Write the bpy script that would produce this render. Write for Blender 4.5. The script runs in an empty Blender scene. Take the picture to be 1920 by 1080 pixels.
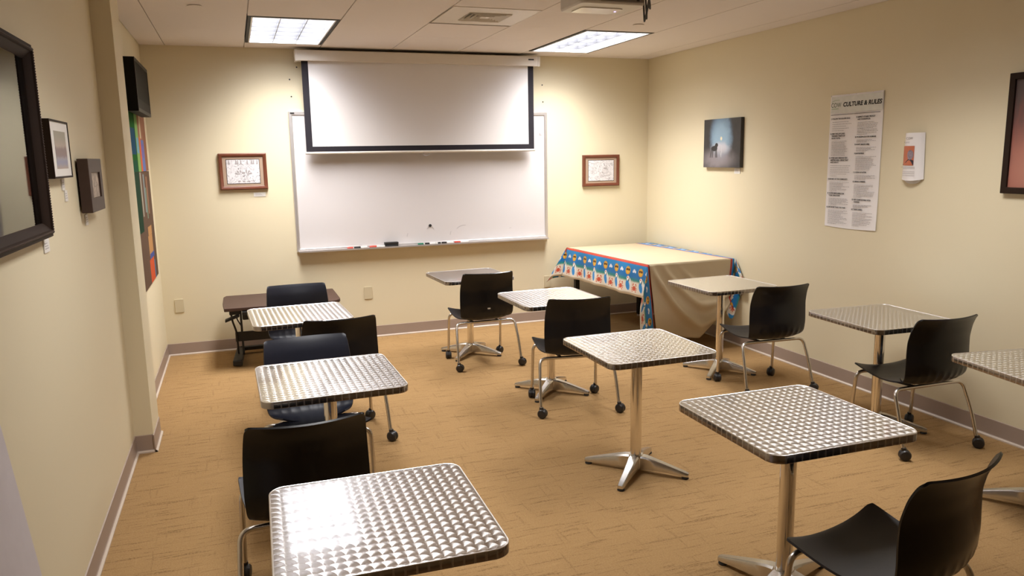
import bpy, math, random
from mathutils import Vector, Matrix
random.seed(7)
C = bpy.context.scene.collection
PI = math.pi

# ------------------------------------------------------------------ room and camera numbers (metres)
XL, XR, YB, YF, H = -0.645, 4.013, 7.045, -1.6, 2.585
CAM_H, FPX = 1.6464, 1437.34
YAW, PITCH, ROLL = 0.342097, 0.170188, 0.017440
GX0 = -0.4528                      # first ceiling grid line
TILE = 0.6096

# ------------------------------------------------------------------ mesh collector
class MB:
    def __init__(s): s.v = []; s.f = []; s.uv = {}
    def add(s, vs, fs):
        b = len(s.v); s.v += [tuple(p) for p in vs]; s.f += [tuple(i + b for i in q) for q in fs]; return s
    def box(s, x0, x1, y0, y1, z0, z1, rot=0.0, piv=None):
        vs = [(x, y, z) for z in (z0, z1) for y in (y0, y1) for x in (x0, x1)]
        if rot:
            px, py = piv or ((x0 + x1) / 2, (y0 + y1) / 2); c, n = math.cos(rot), math.sin(rot)
            vs = [(px + c * (x - px) - n * (y - py), py + n * (x - px) + c * (y - py), z) for x, y, z in vs]
        return s.add(vs, [(0, 2, 3, 1), (4, 5, 7, 6), (0, 1, 5, 4), (2, 6, 7, 3), (0, 4, 6, 2), (1, 3, 7, 5)])
    def loops(s, rings, cap=True, closed=True):
        n = len(rings[0]); b = len(s.v)
        for r in rings: s.v += [tuple(p) for p in r]
        for k in range(len(rings) - 1):
            for i in range(n if closed else n - 1):
                j = (i + 1) % n
                s.f.append((b + k * n + i, b + k * n + j, b + (k + 1) * n + j, b + (k + 1) * n + i))
        if cap:
            s.f.append(tuple(b + i for i in reversed(range(n))))
            s.f.append(tuple(b + (len(rings) - 1) * n + i for i in range(n)))
        return s
    def tube(s, path, r, n=12, cap=True):
        P = [Vector(p) for p in path]; rs = r if isinstance(r, (list, tuple)) else [r] * len(P)
        rings = []; up = None
        for i, p in enumerate(P):
            t = (P[min(i + 1, len(P) - 1)] - P[max(i - 1, 0)]).normalized()
            if up is None:
                up = Vector((0, 0, 1)) if abs(t.z) < .9 else Vector((0, 1, 0))
            a = t.cross(up).normalized(); up = a.cross(t).normalized()
            rings.append([p + (a * math.cos(2 * PI * k / n) + up * math.sin(2 * PI * k / n)) * rs[i] for k in range(n)])
        return s.loops(rings, cap)
    def lathe(s, prof, c=(0, 0, 0), n=24, axis='z'):
        rings = []
        for r, h in prof:
            ring = []
            for k in range(n):
                a = 2 * PI * k / n; u, w = r * math.cos(a), r * math.sin(a)
                q = (u, w, h) if axis == 'z' else ((h, u, w) if axis == 'x' else (w, h, u))
                ring.append((q[0] + c[0], q[1] + c[1], q[2] + c[2]))
            rings.append(ring)
        return s.loops(rings)
    def prism(s, poly, z0, z1):                      # poly counter-clockwise seen from +z
        return s.loops([[(x, y, z0) for x, y in poly], [(x, y, z1) for x, y in poly]])
    def plate(s, poly, y0, y1):                      # poly in x,z ; wall-hung things face -y
        return s.loops([[(x, y0, z) for x, z in poly], [(x, y1, z) for x, z in poly]])
    def frame(s, w, h, b, y0, y1, z0=0.0, prof=None):# picture frame ring, centred in x, bottom at z0
        prof = prof or [(0, y0), (0, y1), (b, y1), (b, y0)]
        o = [(-w / 2, z0), (w / 2, z0), (w / 2, z0 + h), (-w / 2, z0 + h)]
        sg = [(1, 1), (-1, 1), (-1, -1), (1, -1)]
        base = len(s.v); m = len(prof)
        for (x, z), (sx, sz) in zip(o, sg):
            for d, y in prof: s.v.append((x + sx * d, y, z + sz * d))
        for k in range(4):
            for i in range(m):
                j = (i + 1) % m; kk = (k + 1) % 4
                s.f.append((base + k * m + i, base + kk * m + i, base + kk * m + j, base + k * m + j))
        return s
    def shell(s, grid, t):                            # grid[i][j] of Vectors -> closed shell of thickness t
        ni, nj = len(grid), len(grid[0]); nr = [[None] * nj for _ in range(ni)]
        for i in range(ni):
            for j in range(nj):
                du = grid[min(i + 1, ni - 1)][j] - grid[max(i - 1, 0)][j]
                dv = grid[i][min(j + 1, nj - 1)] - grid[i][max(j - 1, 0)]
                n = du.cross(dv); nr[i][j] = n.normalized() if n.length > 1e-9 else Vector((0, 0, 1))
        b = len(s.v)
        for sd in (.5, -.5):
            for i in range(ni):
                for j in range(nj): s.v.append(tuple(grid[i][j] + nr[i][j] * t * sd))
        A = lambda i, j: b + i * nj + j
        B = lambda i, j: b + ni * nj + i * nj + j
        for i in range(ni - 1):
            for j in range(nj - 1):
                s.f.append((A(i, j), A(i + 1, j), A(i + 1, j + 1), A(i, j + 1)))
                s.f.append((B(i, j), B(i, j + 1), B(i + 1, j + 1), B(i + 1, j)))
        for i in range(ni - 1):
            s.f.append((A(i, 0), B(i, 0), B(i + 1, 0), A(i + 1, 0)))
            s.f.append((A(i, nj - 1), A(i + 1, nj - 1), B(i + 1, nj - 1), B(i, nj - 1)))
        for j in range(nj - 1):
            s.f.append((A(0, j), A(0, j + 1), B(0, j + 1), B(0, j)))
            s.f.append((A(ni - 1, j), B(ni - 1, j), B(ni - 1, j + 1), A(ni - 1, j + 1)))
        return s
    def build(s, name, mat, parent=None, smooth=35, bevel=0, seg=2):
        me = bpy.data.meshes.new(name); me.from_pydata(s.v, [], s.f); me.update()
        import bmesh
        bm = bmesh.new(); bm.from_mesh(me); bmesh.ops.recalc_face_normals(bm, faces=bm.faces); bm.to_mesh(me); bm.free()
        if smooth:
            for p in me.polygons: p.use_smooth = True
            me.set_sharp_from_angle(angle=math.radians(smooth))
        me.materials.append(mat)
        o = bpy.data.objects.new(name, me); C.objects.link(o)
        if parent: o.parent = parent
        if bevel:
            m = o.modifiers.new('bevel', 'BEVEL'); m.width = bevel; m.segments = seg; m.limit_method = 'ANGLE'; m.angle_limit = math.radians(40)
        return o

def rrect(w, h, r, n=8, cx=0, cy=0):
    out = []
    for qx, qy, a0 in ((1, -1, -PI / 2), (1, 1, 0), (-1, 1, PI / 2), (-1, -1, PI)):
        for k in range(n + 1):
            a = a0 + PI / 2 * k / n
            out.append((cx + qx * (w / 2 - r) + r * math.cos(a), cy + qy * (h / 2 - r) + r * math.sin(a)))
    return out
def ell(cx, cy, rx, ry, n=20, a0=0, a1=2 * PI): return [(cx + rx * math.cos(a0 + (a1 - a0) * k / n), cy + ry * math.sin(a0 + (a1 - a0) * k / n)) for k in range(n)]
def arcpath(pts, rad, n=6):                            # polyline with rounded corners
    P = [Vector(p) for p in pts]; out = [P[0]]
    for i in range(1, len(P) - 1):
        a = (P[i - 1] - P[i]); b = (P[i + 1] - P[i]); d = min(rad, a.length * .49, b.length * .49)
        p0 = P[i] + a.normalized() * d; p2 = P[i] + b.normalized() * d
        for k in range(n + 1):
            t = k / n; out.append(p0 * (1 - t) ** 2 + P[i] * 2 * t * (1 - t) + p2 * t * t)
    out.append(P[-1]); return out

def thing(name, label, cat, loc=(0, 0, 0), rz=0.0, group=None):
    o = bpy.data.objects.new(name, None); o.empty_display_size = .1; C.objects.link(o)
    o.location = loc; o.rotation_euler = (0, 0, rz); o['label'] = label; o['category'] = cat
    if group: o['group'] = group
    return o
def tag(o, label, cat, group=None):
    o['label'] = label; o['category'] = cat
    if group: o['group'] = group
    return o
def struct(o): o['kind'] = 'structure'; return o
def copy_tree(o, parent=None):
    c = o.copy(); C.objects.link(c)
    if parent: c.parent = parent
    for ch in list(o.children): copy_tree(ch, c)
    return c

# ------------------------------------------------------------------ node helpers
class ND:
    def __init__(s, name):
        s.m = bpy.data.materials.new(name); s.m.use_nodes = True; s.t = s.m.node_tree; s.n = s.t.nodes; s.l = s.t.links
        s.b = s.n['Principled BSDF']
    def new(s, k, **kw):
        x = s.n.new(k)
        for a, v in kw.items(): setattr(x, a, v)
        return x
    def put(s, sock, v):
        if isinstance(v, bpy.types.NodeSocket): s.l.new(v, sock)
        elif v is not None: sock.default_value = v
    def M(s, op, a, b=None, c=None, clamp=False):
        x = s.new('ShaderNodeMath', operation=op); x.use_clamp = clamp
        s.put(x.inputs[0], a)
        if b is not None: s.put(x.inputs[1], b)
        if c is not None: s.put(x.inputs[2], c)
        return x.outputs[0]
    def add(s, a, b): return s.M('ADD', a, b)
    def sub(s, a, b): return s.M('SUBTRACT', a, b)
    def mul(s, a, b): return s.M('MULTIPLY', a, b)
    def step(s, x, lo, hi):                             # smooth 0..1
        r = s.new('ShaderNodeMapRange', interpolation_type='SMOOTHSTEP'); s.put(r.inputs[0], x)
        r.inputs[1].default_value = lo; r.inputs[2].default_value = hi; r.inputs[3].default_value = 0; r.inputs[4].default_value = 1
        return r.outputs[0]
    def mix(s, f, a, b):
        x = s.new('ShaderNodeMix', data_type='RGBA'); s.put(x.inputs[0], f); 
        for i, v in ((6, a), (7, b)): s.put(x.inputs[i], (*v, 1) if isinstance(v, tuple) and len(v) == 3 else v)
        return x.outputs[2]
    def co(s, kind='Object'): return s.new('ShaderNodeTexCoord').outputs[kind]
    def xyz(s, v): x = s.new('ShaderNodeSeparateXYZ'); s.l.new(v, x.inputs[0]); return x.outputs
    def comb(s, x, y, z=0.0):
        c = s.new('ShaderNodeCombineXYZ')
        for i, v in enumerate((x, y, z)): s.put(c.inputs[i], v)
        return c.outputs[0]
    def noise(s, v, scale, detail=3, rough=.5, out=0, dist=0.0):
        x = s.new('ShaderNodeTexNoise'); s.l.new(v, x.inputs['Vector']); x.inputs['Scale'].default_value = scale
        x.inputs['Detail'].default_value = detail; x.inputs['Roughness'].default_value = rough; x.inputs['Distortion'].default_value = dist
        return x.outputs[out]
    def scale(s, v, k):
        m = s.new('ShaderNodeVectorMath', operation='MULTIPLY'); s.l.new(v, m.inputs[0]); m.inputs[1].default_value = k; return m.outputs[0]
    def ellipse(s, x, y, cx, cy, rx, ry, soft=.15):      # 1 inside
        a = s.M('DIVIDE', s.sub(x, cx), rx); b = s.M('DIVIDE', s.sub(y, cy), ry)
        d = s.M('SQRT', s.add(s.mul(a, a), s.mul(b, b)))
        return s.sub(1.0, s.step(d, 1 - soft, 1 + soft))
    def rect(s, x, y, x0, x1, y0, y1, e=.002):
        a = s.mul(s.step(x, x0 - e, x0 + e), s.sub(1.0, s.step(x, x1 - e, x1 + e)))
        b = s.mul(s.step(y, y0 - e, y0 + e), s.sub(1.0, s.step(y, y1 - e, y1 + e)))
        return s.mul(a, b)
    def bump(s, h, st=.3, d=.01):
        x = s.new('ShaderNodeBump'); s.put(x.inputs['Height'], h); x.inputs['Strength'].default_value = st; x.inputs['Distance'].default_value = d
        s.l.new(x.outputs[0], s.b.inputs['Normal'])
    def set(s, col=None, rough=None, metal=None, spec=None):
        if col is not None: s.put(s.b.inputs['Base Color'], (*col, 1) if isinstance(col, tuple) and len(col) == 3 else col)
        if rough is not None: s.put(s.b.inputs['Roughness'], rough)
        if metal is not None: s.put(s.b.inputs['Metallic'], metal)
        if spec is not None: s.put(s.b.inputs['Specular IOR Level'], spec)
        return s

def plain(name, col, rough=.5, metal=0.0, spec=.5, var=0.04, vs=30.0, bump=0.0):
    d = ND(name)
    if var:
        n = d.noise(d.co(), vs, 3)
        k = d.M('MULTIPLY_ADD', n, 2 * var, 1 - var)
        v = d.new('ShaderNodeVectorMath', operation='SCALE'); v.inputs[0].default_value = col; d.l.new(k, v.inputs['Scale'])
        d.set(v.outputs[0], rough, metal, spec)
        if bump: d.bump(n, bump, .002)
    else: d.set(col, rough, metal, spec)
    return d.m

# ------------------------------------------------------------------ materials
MT = {}
def mat_wall(name, col):
    d = ND(name); o = d.co('Object'); n = d.noise(o, 220, 2); n2 = d.noise(o, 1.3, 3)
    c = d.mix(n2, tuple(x * .985 for x in col), tuple(min(1, x * 1.015) for x in col))
    d.set(c, .62, 0, .35); d.bump(n, .12, .0012); return d.m
MT['wall'] = mat_wall('cream_wall_paint', (.75, .665, .472))
def mat_ceiling():
    d = ND('ceiling_tile'); o = d.co('Object'); n = d.noise(o, 260, 4, .7); n2 = d.noise(o, 60, 3)
    d.set(d.mix(n, (.72, .655, .615), (.80, .735, .69)), .9, 0, .15); d.bump(d.add(n, n2), .25, .0015); return d.m
MT['ceil'] = mat_ceiling()
MT['gap'] = plain('ceiling_grid_gap', (.10, .085, .07), .8)
MT['base'] = plain('mauve_vinyl_base', (.36, .275, .225), .42, 0, .5, .03, 8)
MT['toe_lit'] = plain('baseboard_toe_lit', (.62, .52, .43), .4, 0, .5, .03, 8)  # paler than the base: light caught along the toe, put into the colour
def mat_carpet():
    d = ND('tan_hatched_carpet'); o = d.co('Object')
    def streak(sx, sy, lo, hi, off):
        v = d.new('ShaderNodeVectorMath', operation='MULTIPLY_ADD'); d.l.new(o, v.inputs[0]); v.inputs[1].default_value = (sx, sy, 1); v.inputs[2].default_value = (off, off * .7, 0)
        n = d.noise(v.outputs[0], 1.0, 2, .5, 0, .25); return d.step(n, lo, hi)
    fine = d.noise(o, 330, 3, .7); mid = d.noise(o, 55, 3, .6); big = d.noise(o, 1.1, 3)
    sh = d.M('MAXIMUM', streak(3.4, 36, .57, .70, 0), streak(5.0, 62, .58, .71, 5))
    sv = d.mul(streak(44, 4.2, .60, .72, 9), .6)
    sd = d.mul(streak(6, 90, .58, .70, 3), .45)
    brk = d.M('MULTIPLY_ADD', d.step(d.noise(o, 95, 2, .6), .38, .58), .75, .25)
    k = d.mul(d.M('MAXIMUM', d.M('MAXIMUM', sh, sv), sd), brk); tuft = d.noise(o, 160, 3, .7)
    hi = d.M('MAXIMUM', streak(6, 50, .62, .74, 21), d.mul(streak(48, 7, .64, .74, 33), .6))
    base = d.mix(mid, (.37, .222, .096), (.425, .262, .116))
    base = d.mix(d.mul(big, .35), base, (.35, .205, .083))
    base = d.mix(d.mul(hi, .35), base, (.50, .32, .15))
    c = d.mix(d.mul(k, .66), base, (.15, .080, .032))
    spk = d.step(tuft, .42, .66); c = d.mix(d.mul(d.sub(1.0, d.step(tuft, .30, .46)), .30), c, (.22, .125, .05))
    c = d.mix(d.mul(spk, .32), c, (.52, .34, .165)); 
    d.set(c, .93, 0, .12); d.bump(d.sub(d.add(fine, tuft), d.mul(k, .6)), .6, .005); return d.m
MT['carpet'] = mat_carpet()

def mat_swirl():                                        # engine-turned sheet metal: overlapping discs of circular brushing
    d = ND('swirl_finished_aluminium'); o = d.co('Object'); x, y, z = d.xyz(o)
    a, b, R = .0295, .0315, .0287
    i0 = d.M('FLOOR', d.M('DIVIDE', x, a)); j0 = d.M('FLOOR', d.M('DIVIDE', y, b)); px = d.sub(x, d.mul(i0, a)); py = d.sub(y, d.mul(j0, b))
    def inside(ox, oy):
        u, v = d.sub(px, ox), d.sub(py, oy); return d.M('LESS_THAN', d.add(d.mul(u, u), d.mul(v, v)), R * R)
    def pick(f, p, q): return d.add(d.mul(f, p), d.mul(d.sub(1.0, f), q))
    k00, k10, k01 = inside(0, 0), inside(a, 0), inside(0, b)       # discs laid one over another, the near left one on top
    ox = pick(k00, 0.0, pick(k10, a, pick(k01, 0.0, a))); oy = pick(k00, 0.0, pick(k10, 0.0, b))
    dx, dy = d.sub(px, ox), d.sub(py, oy); ci = i0
    r = d.M('SQRT', d.add(d.add(d.mul(dx, dx), d.mul(dy, dy)), 1e-9))
    tv = d.comb(d.M('DIVIDE', dx, r), d.M('DIVIDE', dy, r), 0.0)      # rough across the circular brush lines
    vt = d.new('ShaderNodeVectorTransform', vector_type='VECTOR', convert_from='OBJECT', convert_to='WORLD'); d.l.new(tv, vt.inputs[0])
    d.l.new(vt.outputs[0], d.b.inputs['Tangent'])
    rad = d.noise(d.scale(d.comb(r, ci, dy), (2600, 3, 3)), 1.0, 2)
    col = d.mix(rad, (.51, .495, .49), (.70, .68, .67))
    edge = d.step(r, R * .86, R * .99)
    col = d.mix(d.mul(edge, .35), col, (.42, .39, .37))
    d.set(col, d.M('MULTIPLY_ADD', rad, .06, .25), 1.0)
    d.b.inputs['Coat Weight'].default_value = .6; d.b.inputs['Coat Roughness'].default_value = .05; d.b.inputs['Coat IOR'].default_value = 1.6
    d.b.inputs['Anisotropic'].default_value = .90
    h = d.sub(d.mul(d.step(r, 0, R), .9), d.mul(edge, .35)); d.bump(h, .06, .0006)
    return d.m
MT['swirl'] = mat_swirl()
def mat_rim():
    d = ND('polished_table_rim'); x, y, z = d.xyz(d.co('Object'))
    w = d.new('ShaderNodeTexWave'); d.l.new(d.comb(d.add(x, y), 0.0, 0.0), w.inputs['Vector']); w.inputs['Scale'].default_value = 10.5; w.inputs['Distortion'].default_value = .6
    k = d.step(w.outputs[1], .8, 1)
    d.set(d.mix(d.mul(k, .28), (.33, .29, .27), (.75, .72, .70)), d.M('MULTIPLY_ADD', k, .12, .2), 1.0); return d.m
MT['rim'] = mat_rim()
MT['bead'] = plain('bright_rim_bead', (.88, .86, .85), .32, 1.0, .5, 0)
MT['under'] = plain('table_underside', (.06, .055, .05), .7)
MT['polished'] = plain('polished_aluminium_column', (.78, .74, .69), .12, 1.0, .5, .03, 12)
MT['cast'] = plain('cast_aluminium_base', (.66, .64, .62), .27, 1.0, .5, .04, 40)
MT['glide'] = plain('black_plastic_glide', (.02, .018, .017), .45)
MT['black'] = plain('black_chair_plastic', (.0062, .0060, .0075), .26, 0, .36, .1, 25)
MT['black_seat'] = plain('charcoal_seat_plastic', (.024, .023, .029), .40, 0, .5, .1, 60)
MT['navy'] = plain('navy_chair_plastic', (.011, .0125, .023), .42, 0, .35, .08, 40)
MT['tube'] = plain('satin_chrome_tube', (.64, .60, .56), .26, 1.0, .5, .04, 30)
MT['caster'] = plain('black_caster', (.018, .016, .016), .38)
MT['chrome'] = plain('chrome', (.82, .8, .78), .12, 1.0, .5, 0)
MT['white'] = plain('white_card', (.80, .77, .73), .6, 0, .4, .02)
MT['paper'] = plain('white_paper', (.87, .835, .83), .55, 0, .4, .02)
MT['ink'] = plain('black_ink', (.025, .022, .022), .6, 0, .3, 0)
MT['grey_ink'] = plain('grey_print', (.38, .35, .35), .6, 0, .3, 0)
MT['board'] = plain('whiteboard_enamel', (.69, .655, .655), .2, 0, .5, .01, 3)
MT['alu'] = plain('satin_aluminium_trim', (.74, .71, .70), .34, .75, .5, .03, 20)
MT['screen'] = plain('matte_white_screen', (.74, .71, .70), .85, 0, .2, .01, 5)
MT['screen_black'] = plain('screen_black_border', (.022, .019, .024), .8, 0, .2, .05)
MT['case'] = plain('off_white_case', (.72, .66, .58), .45, 0, .45, .02)
MT['plastic_cream'] = plain('almond_wall_plate', (.62, .54, .37), .4, 0, .5, .02)
MT['deskbrown'] = plain('brown_desk_laminate', (.072, .040, .030), .5, 0, .25, .10, 14)
MT['blackmetal'] = plain('black_powder_coat', (.014, .012, .011), .5, 0, .4, .05)
MT['frame_red'] = plain('mahogany_frame', (.16, .046, .022), .4, 0, .5, .25, 18)
MT['matboard'] = plain('tan_mat_board', (.42, .30, .215), .7, 0, .3, .03)
MT['frame_dark'] = plain('black_frame', (.024, .0125, .008), .6, 0, .15, .1)
MT['frame_brown'] = plain('umber_frame', (.060, .035, .027), .5, 0, .3, .12)
MT['tv'] = plain('black_gloss_screen', (.004, .004, .0045), .5, 0, .05, 0)
MT['tvcase'] = plain('black_tv_case', (.007, .0058, .0052), .55, 0, .12)
MT['tvbezel'] = plain('tv_bezel', (.022, .018, .016), .45, 0, .15)
MT['red'] = plain('red_plastic', (.55, .07, .045), .4); MT['green'] = plain('green_plastic', (.02, .17, .10), .4)
MT['felt'] = plain('black_felt', (.02, .018, .018), .9)
MT['proj'] = plain('white_projector_case', (.66, .61, .54), .4)
MT['projdark'] = plain('projector_port_panel', (.22, .19, .165), .5)
MT['clear'] = plain('frosted_lens_cover', (.74, .68, .60), .18, 0, .6, .05, 60)
MT['lav'] = plain('pale_lavender_board', (.74, .69, .72), .6)
MT['lightframe'] = plain('white_fixture_trim', (.8, .8, .8), .35)
MT['louver'] = plain('grey_parabolic_louver', (.21, .21, .222), .35)
MT['darkgap'] = plain('dark_fixture_edge', (.02, .017, .015), .7)
def emis(name, col, st):
    d = ND(name); d.set((.8, .8, .8), .5); d.b.inputs['Emission Color'].default_value = (*col, 1); d.b.inputs['Emission Strength'].default_value = st; return d.m
EMIT = 12.0
MT['lamp'] = emis('lit_fluorescent_panel', (.93, .94, 1.0), EMIT)
MT['lamp_dim'] = emis('dim_fluorescent_panel', (.93, .94, 1.0), 4.0)
MT['led'] = emis('violet_led', (.5, .3, 1.0), 4.0)

# artwork materials -------------------------------------------------
def art_ink(seed):
    d = ND('ink_drawing'); o = d.co('Object'); x, y, z = d.xyz(o); v = d.comb(x, z, float(seed))
    n = d.noise(v, 24, 2, .5, 0, 1.5); e = d.M('ABSOLUTE', d.sub(n, .5)); line = d.mul(d.sub(1.0, d.step(e, .004, .022)), .8)
    n2 = d.noise(v, 70, 2, .5, 0, 2.0); e2 = d.M('ABSOLUTE', d.sub(n2, .52)); l2 = d.mul(d.sub(1.0, d.step(e2, .006, .03)), .5)
    area = d.noise(v, 13, 2); sh = d.mul(d.step(area, .60, .72), .3)
    k = d.M('MAXIMUM', d.M('MAXIMUM', line, d.mul(l2, d.step(area, .40, .6))), sh)
    d.set(d.mix(k, (.76, .735, .75), (.10, .09, .10)), .6); return d
def mat_canvas():
    d = ND('night_forest_painting'); x, y, z = d.xyz(d.co('Object')); n = d.noise(d.comb(x, z, 0.0), 16, 4); xx = d.add(x, d.mul(d.sub(n, .5), .06)); zz = d.add(z, d.mul(d.sub(n, .5), .05))
    c = d.mix(n, (.022, .021, .024), (.045, .040, .040))
    c = d.mix(d.mul(d.ellipse(xx, zz, -.01, .27, .15, .19, .28), .95), c, (.15, .24, .35))
    c = d.mix(d.mul(d.ellipse(xx, zz, -.01, .26, .12, .13, .5), .8), c, (.31, .46, .58))
    c = d.mix(d.mul(d.ellipse(xx, zz, -.01, .165, .11, .045, .6), .9), c, (.58, .56, .60))
    c = d.mix(d.mul(d.ellipse(xx, zz, -.05, .07, .20, .075, .7), .7), c, (.34, .30, .32))
    c = d.mix(d.mul(d.rect(xx, zz, -.006, .004, .09, .19, .004), .6), c, (.6, .6, .62))
    c = d.mix(d.ellipse(x, z, -.005, .247, .012, .014, .7), c, (.95, .80, .5))
    for el in ((-.072, .192, .022, .018), (-.105, .163, .046, .023), (-.082, .175, .022, .022)): c = d.mix(d.ellipse(x, z, *el, .15), c, (.018, .017, .02))
    for lx, ln in ((-.145, .3), (-.128, .1), (-.083, -.05), (-.070, -.1)): c = d.mix(d.rect(d.add(x, d.mul(d.sub(z, .15), -ln)), z, lx - .005, lx + .005, .085, .155, .003), c, (.018, .017, .02))
    d.set(c, .5); return d.m
def mat_redart():
    d = ND('red_haze_painting'); x, y, z = d.xyz(d.co('Object')); n = d.noise(d.comb(d.mul(x, 5.0), z, 0.0), 4, 5, .6, 0, 1.0)
    c = d.mix(d.step(d.add(z, d.mul(d.sub(n, .5), .4)), .12, .60), (.33, .095, .07), (.10, .068, .065))
    c = d.mix(d.mul(d.ellipse(x, z, -.07, .13, .17, .17, .8), .6), c, (.52, .26, .19))
    c = d.mix(d.mul(d.ellipse(x, z, -.10, .34, .035, .03, .5), .8), c, (.03, .035, .03)); d.set(c, .5); return d.m
def mat_bigart():
    d = ND('misty_landscape_print'); x, y, z = d.xyz(d.co('Object')); n = d.noise(d.comb(x, z, 0.0), 9, 6, .7); n2 = d.noise(d.comb(x, z, 2.0), 60, 4, .7)
    zz = d.add(z, d.mul(d.sub(n, .5), .12))
    c = d.mix(d.step(zz, .20, .62), (.36, .335, .285), (.15, .145, .115))
    c = d.mix(d.mul(d.step(zz, .28, .36), d.sub(1.0, d.step(zz, .36, .50))), c, (.44, .41, .36))
    veg = d.mul(d.sub(1.0, d.step(zz, .16, .25)), d.step(zz, .02, .10)); c = d.mix(d.mul(veg, .75), c, d.mix(d.step(n2, .4, .62), (.17, .155, .135), (.42, .40, .36)))
    c = d.mix(d.sub(1.0, d.step(z, .06, .07)), c, (.27, .245, .195)); d.set(c, .55); return d.m
def mat_seascape():
    d = ND('blue_violet_watercolour'); x, y, z = d.xyz(d.co('Object')); n = d.noise(d.comb(x, z, 0.0), 30, 5, .7); zz = d.add(z, d.mul(d.sub(n, .5), .03))
    c = d.mix(d.step(zz, .11, .16), (.45, .36, .30), (.36, .33, .26)); c = d.mix(d.rect(x, zz, -1, 1, .075, .115, .008), c, (.27, .20, .19)); c = d.mix(d.rect(x, zz, -1, 1, .045, .075, .014), c, (.30, .30, .40))
    d.set(c, .6); return d.m
def mat_sepia():
    d = ND('sepia_print'); x, y, z = d.xyz(d.co('Object')); n = d.noise(d.comb(x, z, 0.0), 22, 5, .7, 0, 1.0); d.set(d.mix(d.step(n, .35, .65), (.24, .18, .13), (.58, .48, .39)), .5); return d.m
MURAL_Y0 = 5.40
def mat_mural(lower):
    d = ND('colour_block_painting'); x, y, z = d.xyz(d.co('Object')); n = d.noise(d.comb(d.mul(x, 8.0), z, 0.0), 3, 4)
    R_ = lambda c, y0, y1, z0, z1, col, k=1.0: d.mix(d.mul(d.rect(x, z, y0, y1, z0, z1, .004), k), c, col)
    if not lower:
        c = d.mix(n, (.20, .085, .045), (.29, .14, .085))
        c = R_(c, -1, .66, -1, 1, (.008, .075, .008)); c = R_(c, .30, .62, .12, .30, (.012, .05, .09)); c = R_(c, .1, .62, .0, .08, (.01, .06, .03))
        c = R_(c, .66, .82, -1, 1, (.165, .29, .085)); c = R_(c, .68, .80, .13, .24, (.13, .24, .30))
        c = R_(c, .86, .94, -1, .25, (.50, .10, .035)); c = R_(c, .95, 1.14, -1, .23, (.115, .14, .30)); c = R_(c, .93, 1.02, .24, .44, (.42, .33, .20))
        c = R_(c, .99, 1.08, .10, .20, (.15, .10, .26))
    else:
        c = d.mix(n, (.095, .055, .035), (.125, .075, .05))
        c = R_(c, -1, .64, .40, 1, (.012, .035, .018)); c = R_(c, .68, .74, .50, 1, (.30, .28, .22)); c = R_(c, .86, .93, .52, .8, (.18, .22, .22)); c = R_(c, .95, 1.0, .47, .70, (.16, .23, .16)); c = R_(c, 1.04, 1.12, .50, .78, (.26, .13, .075))
        c = R_(c, .88, 1.13, .345, .55 - .14, (.41, .215, .085)); c = R_(c, .84, 1.12, .20, .345, (.41, .215, .085)); c = R_(c, .86, 1.16, .17, .21, (.06, .08, .25))
        c = R_(c, .80, 1.10, -.01, .17, (.52, .085, .03)); c = R_(c, 1.11, 1.16, -.01, .14, (.05, .17, .30))
    d.set(c, .9, 0, .1); return d.m

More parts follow.
